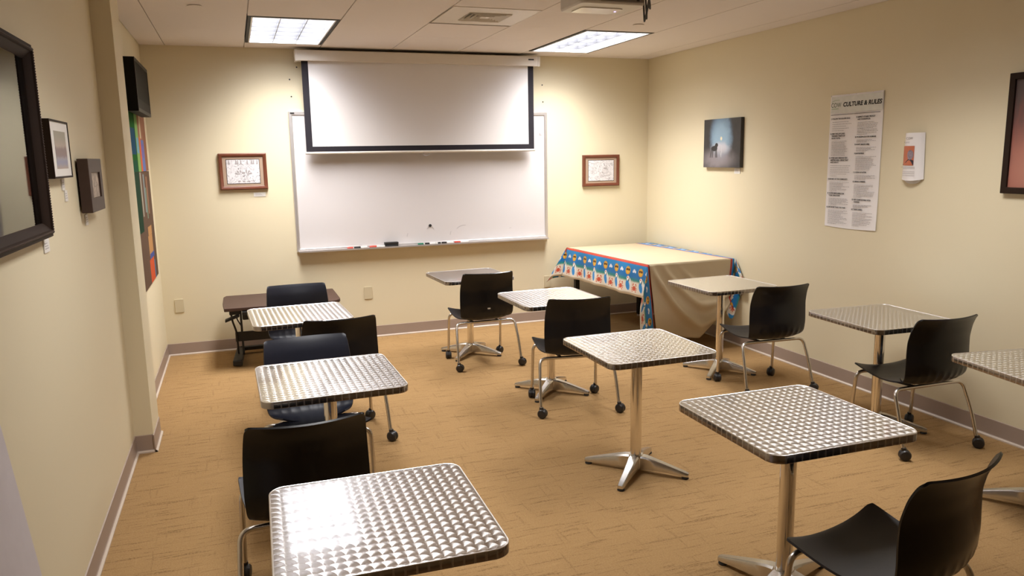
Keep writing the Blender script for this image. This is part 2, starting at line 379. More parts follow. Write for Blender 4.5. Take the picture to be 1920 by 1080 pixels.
def mat_cloth():
    d = ND('beach_border_tablecloth'); uvn = d.new('ShaderNodeUVMap'); uvn.uv_map = 'cloth'; u, v, _ = d.xyz(uvn.outputs[0])   # u = metres from left hem, v = metres along
    W = CLOTH_W
    e = d.M('MINIMUM', u, d.sub(W, u))                  # distance from nearest long hem
    tan = d.mix(d.noise(uvn.outputs[0], 12, 3), (.52, .43, .295), (.56, .465, .32))
    B = CLOTH_B; n = d.noise(uvn.outputs[0], 25, 4, .65)
    ee = d.add(e, d.mul(d.sub(n, .5), .018))
    c = d.mix(d.step(ee, .105, .13), (.66, .59, .48), (.03, .22, .18))          # sand -> green
    c = d.mix(d.step(ee, .125, .165), c, (.012, .15, .42))                       # -> blue
    c = d.mix(d.mul(d.step(e, .17, .26), .8), c, (.03, .27, .62))
    per = .19
    def cell(off, f=1.0):
        q = d.M('DIVIDE', d.add(v, off), per); return d.mul(d.sub(d.sub(q, d.M('FLOOR', q)), .5), per)
    cs = cell(0.0); ss = .2 
    sun = d.ellipse(cs, e, 0.0, .205, .034, .036, .06); c = d.mix(sun, c, (.62, .32, .05))
    ring = d.ellipse(cs, e, 0.0, .205, .023, .025, .2); c = d.mix(d.mul(ring, .5), c, (.85, .52, .07))
    for gx in (-.014, .013): c = d.mix(d.ellipse(cs, e, gx, .212, .0115, .010, .15), c, (.05, .02, .012))
    c = d.mix(d.rect(cs, e, -.018, .018, .217, .221, .001), c, (.05, .02, .012))
    cc = cell(per / 2)
    for ox, oy, rr in ((-.014, 0, .012), (.003, .008, .015), (.017, -.002, .011)): c = d.mix(d.ellipse(cc, e, ox, .203 + oy, rr, rr * .9, .25), c, (.70, .73, .80))
    cb = cell(per * .1)
    c = d.mix(d.ellipse(cb, e, -.006, .088, .034, .056, .12), c, (.70, .68, .66))
    c = d.mix(d.ellipse(cb, e, .008, .140, .017, .018, .12), c, (.82, .78, .75))
    c = d.mix(d.ellipse(cb, e, .012, .145, .008, .005, .2), c, (.55, .03, .03))
    c = d.mix(d.ellipse(d.add(cb, d.mul(e, .25)), e, .026, .115, .006, .028, .2), c, (.02, .10, .08))
    c = d.mix(d.ellipse(d.sub(cb, d.mul(d.sub(e, .07), .3)), e, 0.0, .078, .024, .042, .12), c, (.03, .23, .55))
    cr = cell(per * .6)
    red_ = (.50, .075, .035)
    c = d.mix(d.ellipse(cr, e, 0.0, .062, .024, .021, .15), c, red_)
    for sg in (-1, 1):
        for kx, ke, rx, re in ((.031, .050, .011, .0045), (.032, .064, .012, .004), (.027, .036, .010, .0045), (.026, .086, .005, .012), (.019, .097, .009, .006)): c = d.mix(d.ellipse(cr, e, sg * kx, ke, rx, re, .25), c, red_)
    c = d.mix(d.step(e, B - .020, B - .018), c, (.42, .05, .03))
    c = d.mix(d.step(e, B, B + .002), c, tan)
    d.set(c, .38, 0, .35); d.bump(d.noise(uvn.outputs[0], 9, 3), .15, .01); return d.m
CLOTH_B, CLOTH_W = .285, 1.36

# ------------------------------------------------------------------ setting
def wall_mat(): return MT['wall']
struct(MB().box(XL - .1, XR + .1, YF - .1, YB + .1, -.1, 0).build('floor', MT['carpet'], smooth=0))
struct(MB().box(XL - .1, XR + .1, YB, YB + .1, 0, H + .1).build('wall_back', MT['wall'], smooth=0))
struct(MB().box(XR, XR + .1, YF, YB, 0, H + .1).build('wall_right', MT['wall'], smooth=0))
wl = MB().box(XL - .1, XL, YF, YB, 0, H + .1).box(XL - .01, -.546, 4.673, 4.998, 0, H + .005)
struct(wl.build('wall_left', MT['wall'], smooth=0))
struct(MB().box(XL - .1, XR + .1, YF - .1, YF, 0, H + .1).build('wall_front', MT['wall'], smooth=0))

LY0, LY1 = 5.53, 6.7492                                   # light tile row of the ceiling grid
GY = [LY1 - 1.2192 * k for k in range(-1, 8)]
FIX = [(GX0 + TILE * 1, LY0), (GX0 + TILE * 5, LY0), (GX0 + TILE * 1, LY0 - TILE * 5), (GX0 + TILE * 5, LY0 - TILE * 5)]
VENT = (GX0 + TILE * 3, 4.87)
cm = MB()
def in_fix(x, y):
    for fx, fy in FIX:
        if fx < x < fx + TILE and fy < y < fy + 1.2192: return True
    return VENT[0] < x < VENT[0] + TILE and VENT[1] < y < VENT[1] + TILE
xs = [XL] + [GX0 + TILE * k for k in range(8)] + [XR]
ys = sorted([YF] + [LY1 - TILE * k for k in range(0, 14) if LY1 - TILE * k > YF] + [YB])
for i in range(len(xs) - 1):
    for j in range(len(ys) - 1):
        x0, x1, y0, y1 = xs[i], xs[i + 1], ys[j], ys[j + 1]
        if in_fix((x0 + x1) / 2, (y0 + y1) / 2) or in_fix((x0 + x1) / 2, y0 + .2) or in_fix((x0 + x1) / 2, y1 - .2): continue
        k = round((LY1 - y1) / TILE)                        # even rows start a 2x4 tile
        g = .0035; col3 = i in (4,); cross = lambda yy: .0035 if (i == 4 and (abs(yy - VENT[1]) < .03 or abs(yy - LY0) < .03)) else (.0014 if i in (4, 5) and abs(yy - 6.13) < .06 else .0003)
        ya = y0 + cross(y0); yb = y1 - cross(y1)
        cm.box(x0 + g, x1 - g, ya, yb, H, H + .02); cm.box(x0, x1, y0, y1, H + .012, H + .06)
cm.box(XL, XR, YF, YB, H + .10, H + .13)
cm.box(VENT[0], VENT[0] + TILE, VENT[1], VENT[1] + TILE, H + .050, H + .06)
for y0_, y1_ in ((VENT[1] - .01, VENT[1] + .0), (VENT[1] + TILE, LY0)): cm.box(VENT[0], VENT[0] + TILE, LY0 - TILE * 2, LY0, H + .03, H + .06)
struct(cm.build('ceiling', MT['ceil'], smooth=0))

def baseboard(name, p0, p1, inward):                      # profile swept along a wall run; inward = unit normal into the room
    prof = [(0, 0), (.016, 0), (.016, .004), (.007, .016), (.005, .102), (0, .104)]
    a, b = Vector((*p0, 0)), Vector((*p1, 0)); n = Vector((*inward, 0)); m = MB()
    rings = [[q + n * d + Vector((0, 0, z)) for d, z in prof] for q in (a, b)]
    m.loops(rings); o = m.build(name, MT['base'], smooth=0)
    t = MB().loops([[q + n * d + Vector((0, 0, z)) for d, z in ((0.004, 0), (.019, 0), (.019, .007), (.012, .013), (.004, .013))] for q in (a, b)])  # toe strip, its bright line of caught light painted by the paler material
    struct(o); struct(t.build(name.replace('baseboard', 'trim'), MT['toe_lit'], smooth=0)); return o
baseboard('baseboard_back', (XL, YB), (XR, YB), (0, -1))
baseboard('baseboard_right', (XR, YF), (XR, YB), (-1, 0))
baseboard('baseboard_left', (XL, YF), (XL, 4.673), (1, 0))
baseboard('baseboard_left_far', (XL, 4.998), (XL, YB), (1, 0))
baseboard('baseboard_pilaster_front', (XL, 4.673), (-.546, 4.673), (0, -1))
baseboard('baseboard_pilaster_side', (-.546, 4.657), (-.546, 4.998), (1, 0))

# ------------------------------------------------------------------ ceiling fixtures
LIGHT_W = 30.0
def make_fixture():
    t = thing('ceiling_light', 'x', 'ceiling light', (0, 0, H))
    w, l = TILE - .012, 1.2192 - .012
    def ring(b0, b1, z0, z1, mb):
        for s in (-1, 1):
            mb.box(s * (w / 2 - b0) if s < 0 else w / 2 - b1, -(w / 2 - b1) if s < 0 else w / 2 - b0, -l / 2 + b0, l / 2 - b0, z0, z1)
            mb.box(-w / 2 + b1, w / 2 - b1, s * (l / 2 - b1) if s > 0 else -(l / 2 - b0), s * (l / 2 - b0) if s > 0 else -(l / 2 - b1), z0, z1)
        return mb
    ring(0, .022, -.002, .060, MB()).build('frame', MT['darkgap'], t, 0)
    ring(.022, .032, -.004, .06, MB()).build('trim_ring', MT['lightframe'], t, 0)
    MB().box(-w / 2 + .032, w / 2 - .032, -l / 2 + .032, l / 2 - .032, .060, .064).build('diffuser', MT['lamp'], t, 0)
    lv = MB(); iw, il = w / 2 - .032, l / 2 - .032
    for k in (1, 2): x = -iw + 2 * iw * k / 3; lv.box(x - .0025, x + .0025, -il, il, -.002, .052)
    for k in range(1, 6): y = -il + 2 * il * k / 6; lv.box(-iw, iw, y - .003, y + .003, -.002, .052)
    lv.build('louver', MT['louver'], t, 0)
    L = bpy.data.lights.new('fluorescent_lamp', 'AREA'); L.shape = 'RECTANGLE'; L.size = .52; L.size_y = 1.12; L.energy = LIGHT_W; L.color = (1.0, .982, .958); L.spread = math.radians(122)
    o = bpy.data.objects.new('fluorescent_lamp', L); C.objects.link(o); o.parent = t; o.location = (0, 0, -.012)
    return t
fx = make_fixture()
DIM = [c for c in fx.children if c.type == 'LIGHT'][0].data.copy(); DIM.energy = 19.5
DIMP = [c for c in fx.children if c.name.startswith('diffuser')][0].data.copy(); DIMP.materials[0] = MT['lamp_dim']
fx2, fx3, fx4 = copy_tree(fx), copy_tree(fx), copy_tree(fx)
for o, (x, y), lab in ((fx3, FIX[2], 'ceiling light of the near row, left side, above the picture edge'), (fx4, FIX[3], 'ceiling light of the near row, right side, above the picture edge'), (fx, FIX[0], 'lit recessed ceiling light above left end of the projection screen'), (fx2, FIX[1], 'lit recessed ceiling light right of the projection screen, nearer the right wall')):
    if o in (fx3, fx4):
        for ch in o.children:
            if ch.type == 'LIGHT': ch.data = DIM
            if ch.name.startswith('diffuser'): ch.data = DIMP
    o.location = (x + TILE / 2, y + .6096, H); o['label'] = lab; o['group'] = 'recessed fluorescent ceiling lights'

v = thing('ceiling_vent', 'square metal air vent with nested louvres in ceiling', 'air vent', (VENT[0] + TILE / 2, VENT[1] + TILE / 2, H))
w = TILE - .014
def flatring(mb, a, b, za, zb, zc=None):                    # square ring from half-size a (outer) to b (inner)
    zc = zb if zc is None else zc; n = len(mb.v)
    for q, z in ((a, za), (b, zb), (b, zb + .008), (a, za + .008)):
        mb.v += [(-q, -q, z), (q, -q, z), (q, q, z), (-q, q, z)]
    for k in range(4):
        for i in range(4):
            j = (i + 1) % 4; kk = (k + 1) % 4; mb.f.append((n + k * 4 + i, n + k * 4 + j, n + kk * 4 + j, n + kk * 4 + i))
    return mb
flatring(MB(), w / 2, .150, -.004, -.006).build('face_plate', MT['case'], v, 0)
for q in (.146, .115, .084, .053): flatring(MB(), q, q - .016, -.012, .012).build('louver_ring', MT['case'], v, 0)
MB().box(-.030, .030, -.030, .030, -.010, -.004).build('centre_plate', MT['case'], v, 0)
MB().box(-.152, .152, -.152, .152, .040, .044).build('duct_opening', MT['gap'], v, 0)

for x, y, lab in ((-.149, 5.253, 'round sprinkler cover disc in ceiling near the left wall'), (2.882, 5.22, 'round sprinkler cover disc in ceiling beside the projector cables')):
    d = MB().lathe([(.0, 0), (.042, 0), (.042, .003), (.038, .006), (0.0, .006)], n=28)
    o = d.build('sprinkler_cover', MT['ceil']); o.location = (x, y, H - .0065); tag(o, lab, 'sprinkler', 'concealed sprinkler covers')

# projector ----------------------------------------------------------
p = thing('projector', 'white ceiling-mounted projector with black cables hanging at its side', 'projector', (1.64, 3.315, 2.303))
MB().prism(rrect(.32, .25, .03), 0, .085).build('body', MT['proj'], p, bevel=.008)
MB().prism(rrect(.21, .13, .02, cx=-.01, cy=.03), -.004, .002).build('lens_cover', MT['clear'], p)
MB().box(-.065, .145, -.131, -.124, .012, .07).build('port_panel', MT['projdark'], p)
pp = MB()
for x, z, a, b in ((-.04, .03, .016, .010), (-.005, .034, .026, .012), (.042, .03, .008, .008), (.066, .03, .008, .008), (.092, .03, .012, .008), (.115, .02, .006, .005), (.05, .052, .02, .007), (.1, .054, .02, .007)): pp.box(x - a, x + a, -.134, -.130, z - b, z + b)
pp.build('port', MT['glide'], p, 0)
MB().box(.075, .083, .02, .026, -.0055, -.003).build('indicator', MT['led'], p, 0)
MB().lathe([(0, .085), (.02, .085), (.02, H - 2.303 - .006), (.07, H - 2.303 - .006), (.07, H - 2.303 - .001), (0, H - 2.303 - .001)], n=20).build('ceiling_mount', MT['case'], p)
MB().lathe([(0, 0), (.034, 0), (.034, .02), (.03, .024), (0, .024)], (-.1, .125, .045), 20, 'y').build('lens', MT['glide'], p)
for k, (dx, lo) in enumerate(((0, -.052), (.012, -.040), (.030, .006))):
    pts = [(.125, -.128, .052), (.145, -.15, .045), (.175 + dx * .2, -.125, .035), (.200 + dx * .4, -.05, lo + .02), (.210 + dx, -.02, lo), (.218 + dx, -.005, lo + .015), (.206 + dx, -.01, .10), (.185, 0, .20), (.17, .01, H - 2.303 - .002)]
    MB().tube(arcpath(pts, .03, 5), .0042, 8).build('cable', MT['glide'], p)

# ------------------------------------------------------------------ tables
ALUT = .6835
def make_table():
    t = thing('cafe_table', 'x', 'table'); S = .598
    R_ = .052
    MB().prism(rrect(S - .008, S - .008, R_ - .004, 10), ALUT - .004, ALUT - .001).build('tabletop', MT['swirl'], t)
    prof = [(.004, ALUT - .0005), (.0015, ALUT + .0003), (0, ALUT - .002), (0, ALUT - .027), (.003, ALUT - .029), (.010, ALUT - .029), (.010, ALUT - .004)]
    rings = [[(x, y, z) for x, y in rrect(S - 2 * d, S - 2 * d, R_ - d, 10)] for d, z in prof]
    MB().loops(rings, cap=False).build('edge_rim', MT['rim'], t)
    MB().tube([(x, y, ALUT - .0012) for x, y in (lambda q: q + q[:2])(rrect(S - .005, S - .005, R_ - .003, 10))], .0024, 8, False).build('rim_bead', MT['bead'], t)
    MB().prism(rrect(S - .022, S - .022, R_ - .01, 8), ALUT - .026, ALUT - .0045).box(-.14, .14, -.14, .14, ALUT - .034, ALUT - .026).build('underside', MT['under'], t)
    MB().lathe([(.0, .055), (.029, .055), (.029, ALUT - .035), (.0, ALUT - .035)], n=28).build('column', MT['polished'], t)
    MB().lathe([(0, .022), (.036, .020), (.042, .032), (.042, .084), (.036, .096), (0, .096)], n=28).build('hub', MT['cast'], t)
    for k in range(4):
        a = PI / 4 + k * PI / 2; c, s_ = math.cos(a), math.sin(a)
        rings = []
        for q, hw, zt, zb in ((.020, .028, .094, .022), (.06, .026, .090, .024), (.11, .023, .078, .025), (.17, .020, .062, .022), (.23, .018, .045, .017), (.262, .017, .036, .014), (.280, .013, .030, .014)):
            pf = [(-hw, zb), (hw, zb), (hw, zt - .008), (hw * .7, zt), (-hw * .7, zt), (-hw, zt - .008)]
            rings.append([(c * q - s_ * y, s_ * q + c * y, z) for y, z in pf])
        lg = MB().loops(rings).build('leg', MT['cast'], t, 40)
        MB().lathe([(0, 0), (.017, 0), (.0195, .004), (.017, .010), (.006, .012), (.006, .018), (0, .018)], (c * .262, s_ * .262, 0), 18).build('foot_glide', MT['glide'], lg)
    return t
TABLES = [
 ('F1', .3145, 2.0039, -.0242, .981, 'square swirl-finish aluminium table nearest the camera, ceiling light glaring on its top'),
 ('L2', .3325, 3.4052, .0173, 1.013, 'aluminium table second in the left row, white screen mirrored in its top'),
 ('L3', .3257, 4.9636, .0445, 1.0, 'farthest aluminium table of the left row, in front of the low brown desk'),
 ('C4', 1.7864, 6.0816, .0558, .994, 'aluminium table at the back, directly before the middle of the whiteboard'),
 ('C5', 2.0067, 4.8414, .0208, .998, 'aluminium table left of the beach tablecloth, second from back in the centre row'),
 ('C6', 1.8805, 3.3882, .0059, .998, 'chairless aluminium table in the room centre with its four-foot base in full view'),
 ('R7', 1.8470, 2.1800, -.0146, 1.018, 'large-looking aluminium table in right foreground, a black chair turned at its front'),
 ('R8', 3.3834, 4.8182, .0318, .995, 'aluminium table standing right in front of the hanging beach tablecloth'),
 ('R9', 3.5242, 3.4265, -.0427, .999, 'aluminium table against the right wall below the white rules poster'),
 ('R10', 3.3775, 2.2981, -.1569, 1.0, 'aluminium table cut off by the right edge of the picture'),
]
BASE_ROT = {'R7': -24, 'R8': -7}
tp = make_table()
for i, (k, x, y, rz, sc, lab) in enumerate(TABLES):
    o = tp if i == 0 else copy_tree(tp)
    o.location = (x, y, 0); o.rotation_euler = (0, 0, rz); o.scale = (sc, sc, sc); o['label'] = lab; o['group'] = 'square aluminium cafe tables'
    for ch in o.children:
        if ch.name.split('.')[0] == 'leg': ch.rotation_euler = (0, 0, math.radians(BASE_ROT.get(k, 0)))

# ------------------------------------------------------------------ chairs
def interp(tab, t):
    for i in range(len(tab) - 1):
        if t <= tab[i + 1][0]:
            k = (t - tab[i][0]) / (tab[i + 1][0] - tab[i][0]); return [a + (b - a) * k for a, b in zip(tab[i][1:], tab[i + 1][1:])]
    return list(tab[-1][1:])
def smooth_tab(tab, n):
    xs = [interp(tab, i / n) for i in range(n + 1)]
    for _ in range(3): xs = [xs[0]] + [[(a + 2 * b + c) / 4 for a, b, c in zip(xs[i - 1], xs[i], xs[i + 1])] for i in range(1, n)] + [xs[-1]]
    return xs
def make_chair(kind):
    shell = MT['black'] if kind == 'black' else MT['navy']; seatm = MT['black_seat'] if kind == 'black' else MT['navy']
    t = thing('chair', 'x', 'chair')
    # backrest: rows bottom -> top : t, y(centre), z, halfwidth, wrap
    tab = [(0, -.068, .372, .150, .008), (.07, -.118, .374, .182, .018), (.15, -.168, .391, .205, .032), (.25, -.198, .432, .214, .044), (.38, -.209, .495, .2175, .050), (.52, -.206, .565, .2165, .050), (.66, -.204, .630, .214, .048), (.82, -.219, .700, .209, .046), (.93, -.239, .745, .2045, .044), (1.0, -.253, .764, .2005, .043)]
    rows = smooth_tab(tab, 40); g = []; NU = 44
    for i, (yc, z, hw, wr) in enumerate(rows):
        r = []
        tt = i / 40
        for j in range(NU + 1):
            u = -1 + 2 * j / NU; au = abs(u)
            rib = 0
            if .10 < tt < .34: rib = .0035 * max(0, math.cos(u * PI * 8.5)) * math.sin((tt - .10) / .24 * PI) * (1 if au < .93 else 0)
            top = -.007 * max(0, (au - .92) / .08) ** 2 * max(0, (tt - .9) / .1) ** 2 - .004 * (1 - u * u) * max(0, (tt - .8) / .2)
            low = .030 * au ** 3 * max(0, 1 - tt / .25)
            r.append(Vector((u * hw, yc + wr * u * u * (1.0 if au < 1 else 1) - rib, z + top + low)))
        g.append(r)
    MB().shell(g, .008).build('backrest', shell, t, 50)
    tab = [(0, -.076, .374, .150, .006), (.12, -.045, .3735, .196, .008), (.3, .010, .374, .214, .012), (.5, .065, .379, .2215, .017), (.7, .120, .388, .225, .022), (.88, .172, .399, .227, .026), (.96, .192, .402, .227, .028), (1.0, .200, .399, .2255, .030)]
    rows = smooth_tab(tab, 30); g = []
    for i, (yc, z, hw, rs) in enumerate(rows):
        tt = i / 30; r = []
        for j in range(33):
            u = -1 + 2 * j / 32; r.append(Vector((u * hw, yc + .010 * u * u * max(0, tt - .5) * 2 - .010 * max(0, (abs(u) - .88) / .12) ** 2 * (1 if tt > .95 else 0), z + rs * abs(u) ** 2.4)))
        g.append(r)
    MB().shell(g, .008).build('seat', seatm, t, 50)
    rl = MB()
    for s in (-1, 1): rl.tube([(s * .10, -.105, .362), (s * .11, .0, .360), (s * .115, .165, .374)], .008, 8)
    rl.build('seat_rail', MT['blackmetal'], t)
    random.seed(3)
    for s in (-1, 1):
        for fr in (0, 1):
            if fr: pts = [(s * .227, .212, .058), (s * .224, .200, .23), (s * .220, .186, .382), (s * .10, .178, .379), (0, .177, .379)]; cx, cy = s * .227, .216
            else: pts = [(s * .258, -.218, .058), (s * .252, -.175, .21), (s * .240, -.115, .359), (s * .10, -.106, .357), (0, -.106, .357)]; cx, cy = s * .258, -.22
            lg = MB().tube(arcpath(pts, .045, 7), .0105, 12).build('leg', MT['tube'], t)
            a = {(-1, 0): 1.05, (1, 0): .75, (-1, 1): -.25, (1, 1): -.95}[(s, fr)]; ca, sa = math.cos(a), math.sin(a); cs = MB()
            for q in (-1, 1):
                w = MB().lathe([(0, q * .003), (.026, q * .003), (.030, q * .007), (.030, q * .016), (.025, q * .0225), (.012, q * .025), (0, q * .025)], (0, 0, 0), 20, 'x')
                cs.add([(cx + ca * x - sa * (y - .010), cy + sa * x + ca * (y - .010), z + .0302) for x, y, z in w.v], w.f)
            hd = MB().lathe([(0, -.003), (.028, -.003), (.028, .003), (0, .003)], (0, 0, 0), 16, 'x').lathe([(0, .022), (.0125, .022), (.0135, .032), (.0135, .040), (0, .040)], (0, .008, 0), 14)
            cs.add([(cx + ca * x - sa * (y - .010), cy + sa * x + ca * (y - .010), z + .0302) for x, y, z in hd.v], hd.f)
            cs.build('caster', MT['caster'], lg)
    return t
CHAIRS = [
 ('black', 1.797, 5.796, -.5, 'black chair at the back table before the whiteboard, small white tag on its backrest'),
 ('black', 2.020, 4.519, -9.6, 'black chair with silver legs left of the beach tablecloth, back to the camera'),
 ('black', 3.429, 4.369, -4.1, 'black chair at the aluminium table right in front of the beach tablecloth'),
 ('black', 3.534, 3.188, -1.5, 'black chair near the right wall, at the table below the rules poster'),
 ('black', 1.835, 1.701, 12.2, 'glossy black chair in the bottom right corner, nearest the camera'),
 ('black', .164, 2.831, 2.4, 'black chair right behind the glare-lit front table, back to the camera'),
 ('black', .498, 4.531, 1.7, 'black chair at the far left table, mostly hidden behind a navy backrest'),
 ('navy', .293, 3.698, 183.7, 'navy chair facing the camera behind the second table of the left row'),
 ('navy', .367, 5.437, 180.9, 'navy chair facing the camera in front of the low brown desk'),
]
protos = {}
for i, (k, x, y, a, lab) in enumerate(CHAIRS):
    if k not in protos: protos[k] = o = make_chair(k)
    else: o = copy_tree(protos[k])
    o.location = (x, y, 0); o.rotation_euler = (0, 0, math.radians(a)); o['label'] = lab; o['group'] = 'black plastic chairs on casters' if k == 'black' else 'navy chairs on casters'
    if i == 0: first_chair = o
lp = MB().box(-.011, .011, -.2168, -.2125, .476, .486)
lpo = lp.build('name_tag', MT['white'], first_chair, 0); lpo['label'] = 'small white tag on the backrest'

# ------------------------------------------------------------------ low brown desk with black frame
d = thing('desk', 'low brown-topped desk with black metal frame against the back wall', 'desk', (.305, 6.62, 0))
dp = [(-.455, -.31)] + [(.345 + .11 * math.sin(k * PI / 16), -.20 - .11 * math.cos(k * PI / 16)) for k in range(9)] + [(.435 + .02 * math.cos(k * PI / 12), .29 + .02 * math.sin(k * PI / 12)) for k in range(7)] + [(-.445, .31), (-.465, .25), (-.468, -.05)]
MB().prism(dp, .480, .506).build('desktop', MT['deskbrown'], d, bevel=.004)
MB().prism([(-.325, -.335), (-.20, -.352), (.36, -.352), (.38, -.335), (.38, -.10), (-.325, -.10)], .448, .476).build('keyboard_tray', MT['blackmetal'], d, 0, .004)
for x in (-.395, .372):
    lg = MB().tube(arcpath([(x - .012, -.20, .475), (x - .010, -.14, .38), (x + .018, -.02, .25), (x + .020, .02, .05)], .06, 5), .008, 8)
    lg.tube([(x + .058, .02, .478), (x + .060, .02, .05)], .009, 8).tube(arcpath([(x + .02, -.19, .46), (x + .028, -.12, .38), (x + .054, .012, .30)], .05, 5), .0055, 8)
    lg.build('leg', MT['blackmetal'], d)
    MB().prism([(x - .028, -.215), (x + .046, -.215), (x + .072, .30), (x + .008, .30)], .012, .060).build('foot', MT['blackmetal'], d, 0, .008)
MB().box(-.39, .39, .005, .03, .165, .245).build('modesty_rail', MT['blackmetal'], d, 0, .003)
MB().box(-.36, .40, .235, .285, .03, .06).build('rear_bar', MT['blackmetal'], d, 0, .004)
lv = MB().box(-.455, -.345, -.275, -.21, .425, .445); lv.v = [(x, y, z + (x + .345) * .35) for x, y, z in lv.v]
lv.box(-.42, -.34, -.27, -.17, .444, .480).build('lever', MT['blackmetal'], d, 0, .006)
MB().box(-.325, -.245, -.16, -.03, .375, .425).build('cable_box', MT['blackmetal'], d, 0, .01)

# ------------------------------------------------------------------ table under the beach cloth, and the cloth
TZ = .742
tb = thing('folding_table', 'long table with black legs hidden under the beach-border tablecloth', 'table', (3.515, 6.205, 0), math.radians(3.9))
MB().box(-.385, .385, -.69, .69, TZ - .03, TZ).build('tabletop', MT['deskbrown'], tb, 0, .004)
for sx in (-1, 1):
    for sy in (-1, 1):
        MB().box(sx * .365 - .022, sx * .365 + .022, sy * .64 - .022, sy * .64 + .022, .02, TZ - .03).build('leg', MT['blackmetal'], tb, 0, .003)
        lgo = C.objects[-1]
        MB().lathe([(0, 0), (.022, 0), (.022, .02), (0, .02)], (sx * .365, sy * .64, 0), 14).build('foot_cap', MT['alu'], lgo)
def cloth():
    z0 = TZ + .006
    TLn, TLf, TRn, TRf = Vector((3.150, 5.49, z0)), Vector((3.052, 6.915, z0)), Vector((3.985, 5.50, z0)), Vector((3.985, 6.915, z0))
    Bd = CLOTH_B
    def top(a, b):                                             # a,b in 0..1
        return (TLn * (1 - a) + TRn * a) * (1 - b) + (TLf * (1 - a) + TRf * a) * b
    W_top = CLOTH_W - Bd - .07                                  # on-table width; right border overlaps the table by part of its width
    L_top = 1.42
    verts, faces, uvs = [], [], []
    def addgrid(ni, nj, fn):
        base = len(verts)
        for i in range(ni + 1):
            for j in range(nj + 1):
                p, uv = fn(i / ni, j / nj); verts.append(tuple(p)); uvs.append(uv)
        for i in range(ni):
            for j in range(nj):
                A = base + i * (nj + 1) + j; faces.append((A, A + nj + 1, A + nj + 2, A + 1))
    # u position on the cloth for the table top: left edge = Bd, right edge so that the border begins slightly inside
    def utop(a, b): 
        k = .80 + (.955 - .80) * (1 - b)                        # red line: at 80% of width far, 95.5% near
        uL = Bd; uK = CLOTH_W - Bd
        return uL + (uK - uL) * a / k if a < k else uK + (a - k) * .84
    addgrid(48, 30, lambda i, j: (top(i, j), (utop(i, j), .0 + L_top * j)))
    # left hanging panel
    def left(i, j):                                             # i along length, j down
        e = top(0, i); r = Bd * j
        lean = .10 + .10 * max(0, i - .75) * 4 * .6
        wav = .010 * math.sin(i * 19) * j + .006 * math.sin(i * 41 + 1) * j
        q = e + Vector((-r * lean * (1 + .2 * j) - .006 + wav, 0, -r * .985)); return q, (Bd - r, L_top * i)
    addgrid(64, 12, left)
    # near hanging panel, uneven hem and drooping folds
    def near(i, j):
        e = top(i, 0); a = i
        ln = .58 + .08 * math.sin(min(1, a / .55) * PI * .5) if a < .55 else .66 - (a - .55) / .45 * .30
        ln = ln if a < .55 else .66 - .30 * ((a - .55) / .45) ** 1.1
        r = ln * j
        # swag: two ridges sweep from the near-left corner down and across
        rd = lambda jc, w, h_: h_ * math.exp(-((j - jc) / w) ** 2)
        j1 = 1 - math.exp(-a * 3.2); j2 = .9 * (1 - math.exp(-max(0, a - .12) * 2.2)); j3 = .75 * (1 - math.exp(-max(0, a - .30) * 2.0))
        fold = -rd(j1, .085, .055) * min(1, a * 9) * (1 - .35 * a) - rd(j2, .07, .036) * min(1, max(0, a - .12) * 6) - rd(j3, .05, .018) * min(1, max(0, a - .3) * 5)
        fold += .012 * math.sin((a * 2.1 - j * 1.3) * 9) * j * a
        bag = -.030 * math.sin(min(1, max(0, (a - .25) / .75)) * PI) * j ** 1.5 + .04 * max(0, j - j1) * min(1, a * 4)
        shift = .07 * j * (1 - a) - .03 * j * a
        return e + Vector((shift, -.006 - .012 * j + fold + bag, -r * .985)), (utop(a, 0), -r)
    addgrid(60, 40, near)
    # cloth ears at the two left corners: a doubled flap that flares away from the corner
    def ear(corner, near_dir, hang, v0, sgn, fl):
        def f(i, j):
            th = i * PI / 2                                     # 0 = along near panel edge, 1 = along left panel edge
            # point on the border square: distance t to the outline of the rectangle Bd x hang
            c_, s_ = math.cos(th), math.sin(th)
            R_ = min(hang / max(c_, 1e-6), Bd / max(s_, 1e-6)); r = R_ * j
            a_, b_ = r * s_, r * c_
            flare = math.sin(2 * th) * fl * r
            k0 = .07 * (r / .6) * c_ * (1 if sgn < 0 else 0)
            q = corner + Vector((-.006 - flare * .75 + k0 - .10 * r * s_, sgn * (.006 + flare * .5 * near_dir), -math.sqrt(max(0, r * r - (flare * .9) ** 2)) * .985))
            return q, (Bd - a_, v0 + sgn * b_)
        return f
    addgrid(22, 26, ear(TLn, 1.0, .58, 0.0, -1, .42))
    addgrid(18, 14, ear(TLf, .55, .30, L_top, 1, .55))
    # far side and wall side
    addgrid(20, 6, lambda i, j: (top(i, 1) + Vector((0, .008 + .01 * j, -.28 * j)), (utop(i, 1), L_top + .28 * j)))
    def right(i, j):
        e = top(1, i); return e + Vector((.004 + .006 * j, 0, -.16 * j - .03 * j * math.sin(i * 9))), (utop(1, i) + .16 * j, L_top * i)
    addgrid(40, 6, right)
    def flap(i, j):
        return TRn + Vector((.008 - .02 * i * j, -.012 - .15 * i * min(1, j * 1.5) , -.33 * j + .05 * i * j)), (utop(1, 0) + .20 * i, -.35 * j)
    addgrid(12, 16, flap)
    # rolled-up end of the right border hanging below the near hem
    def roll(i, j):
        th = j * PI * 1.5; cx, cz = 3.925 + .045 * i, .43 - .13 * (1 - i) ; rr = .040
        return Vector((cx + rr * .6 * math.sin(th) + .01 * i, 5.452 - rr * .8 * math.sin(th * .8) - .01 * i, cz + .05 * i + rr * 1.5 * math.cos(th))), (CLOTH_W - .20 + .19 * j, -.1 - .22 * i)
    addgrid(14, 16, roll)
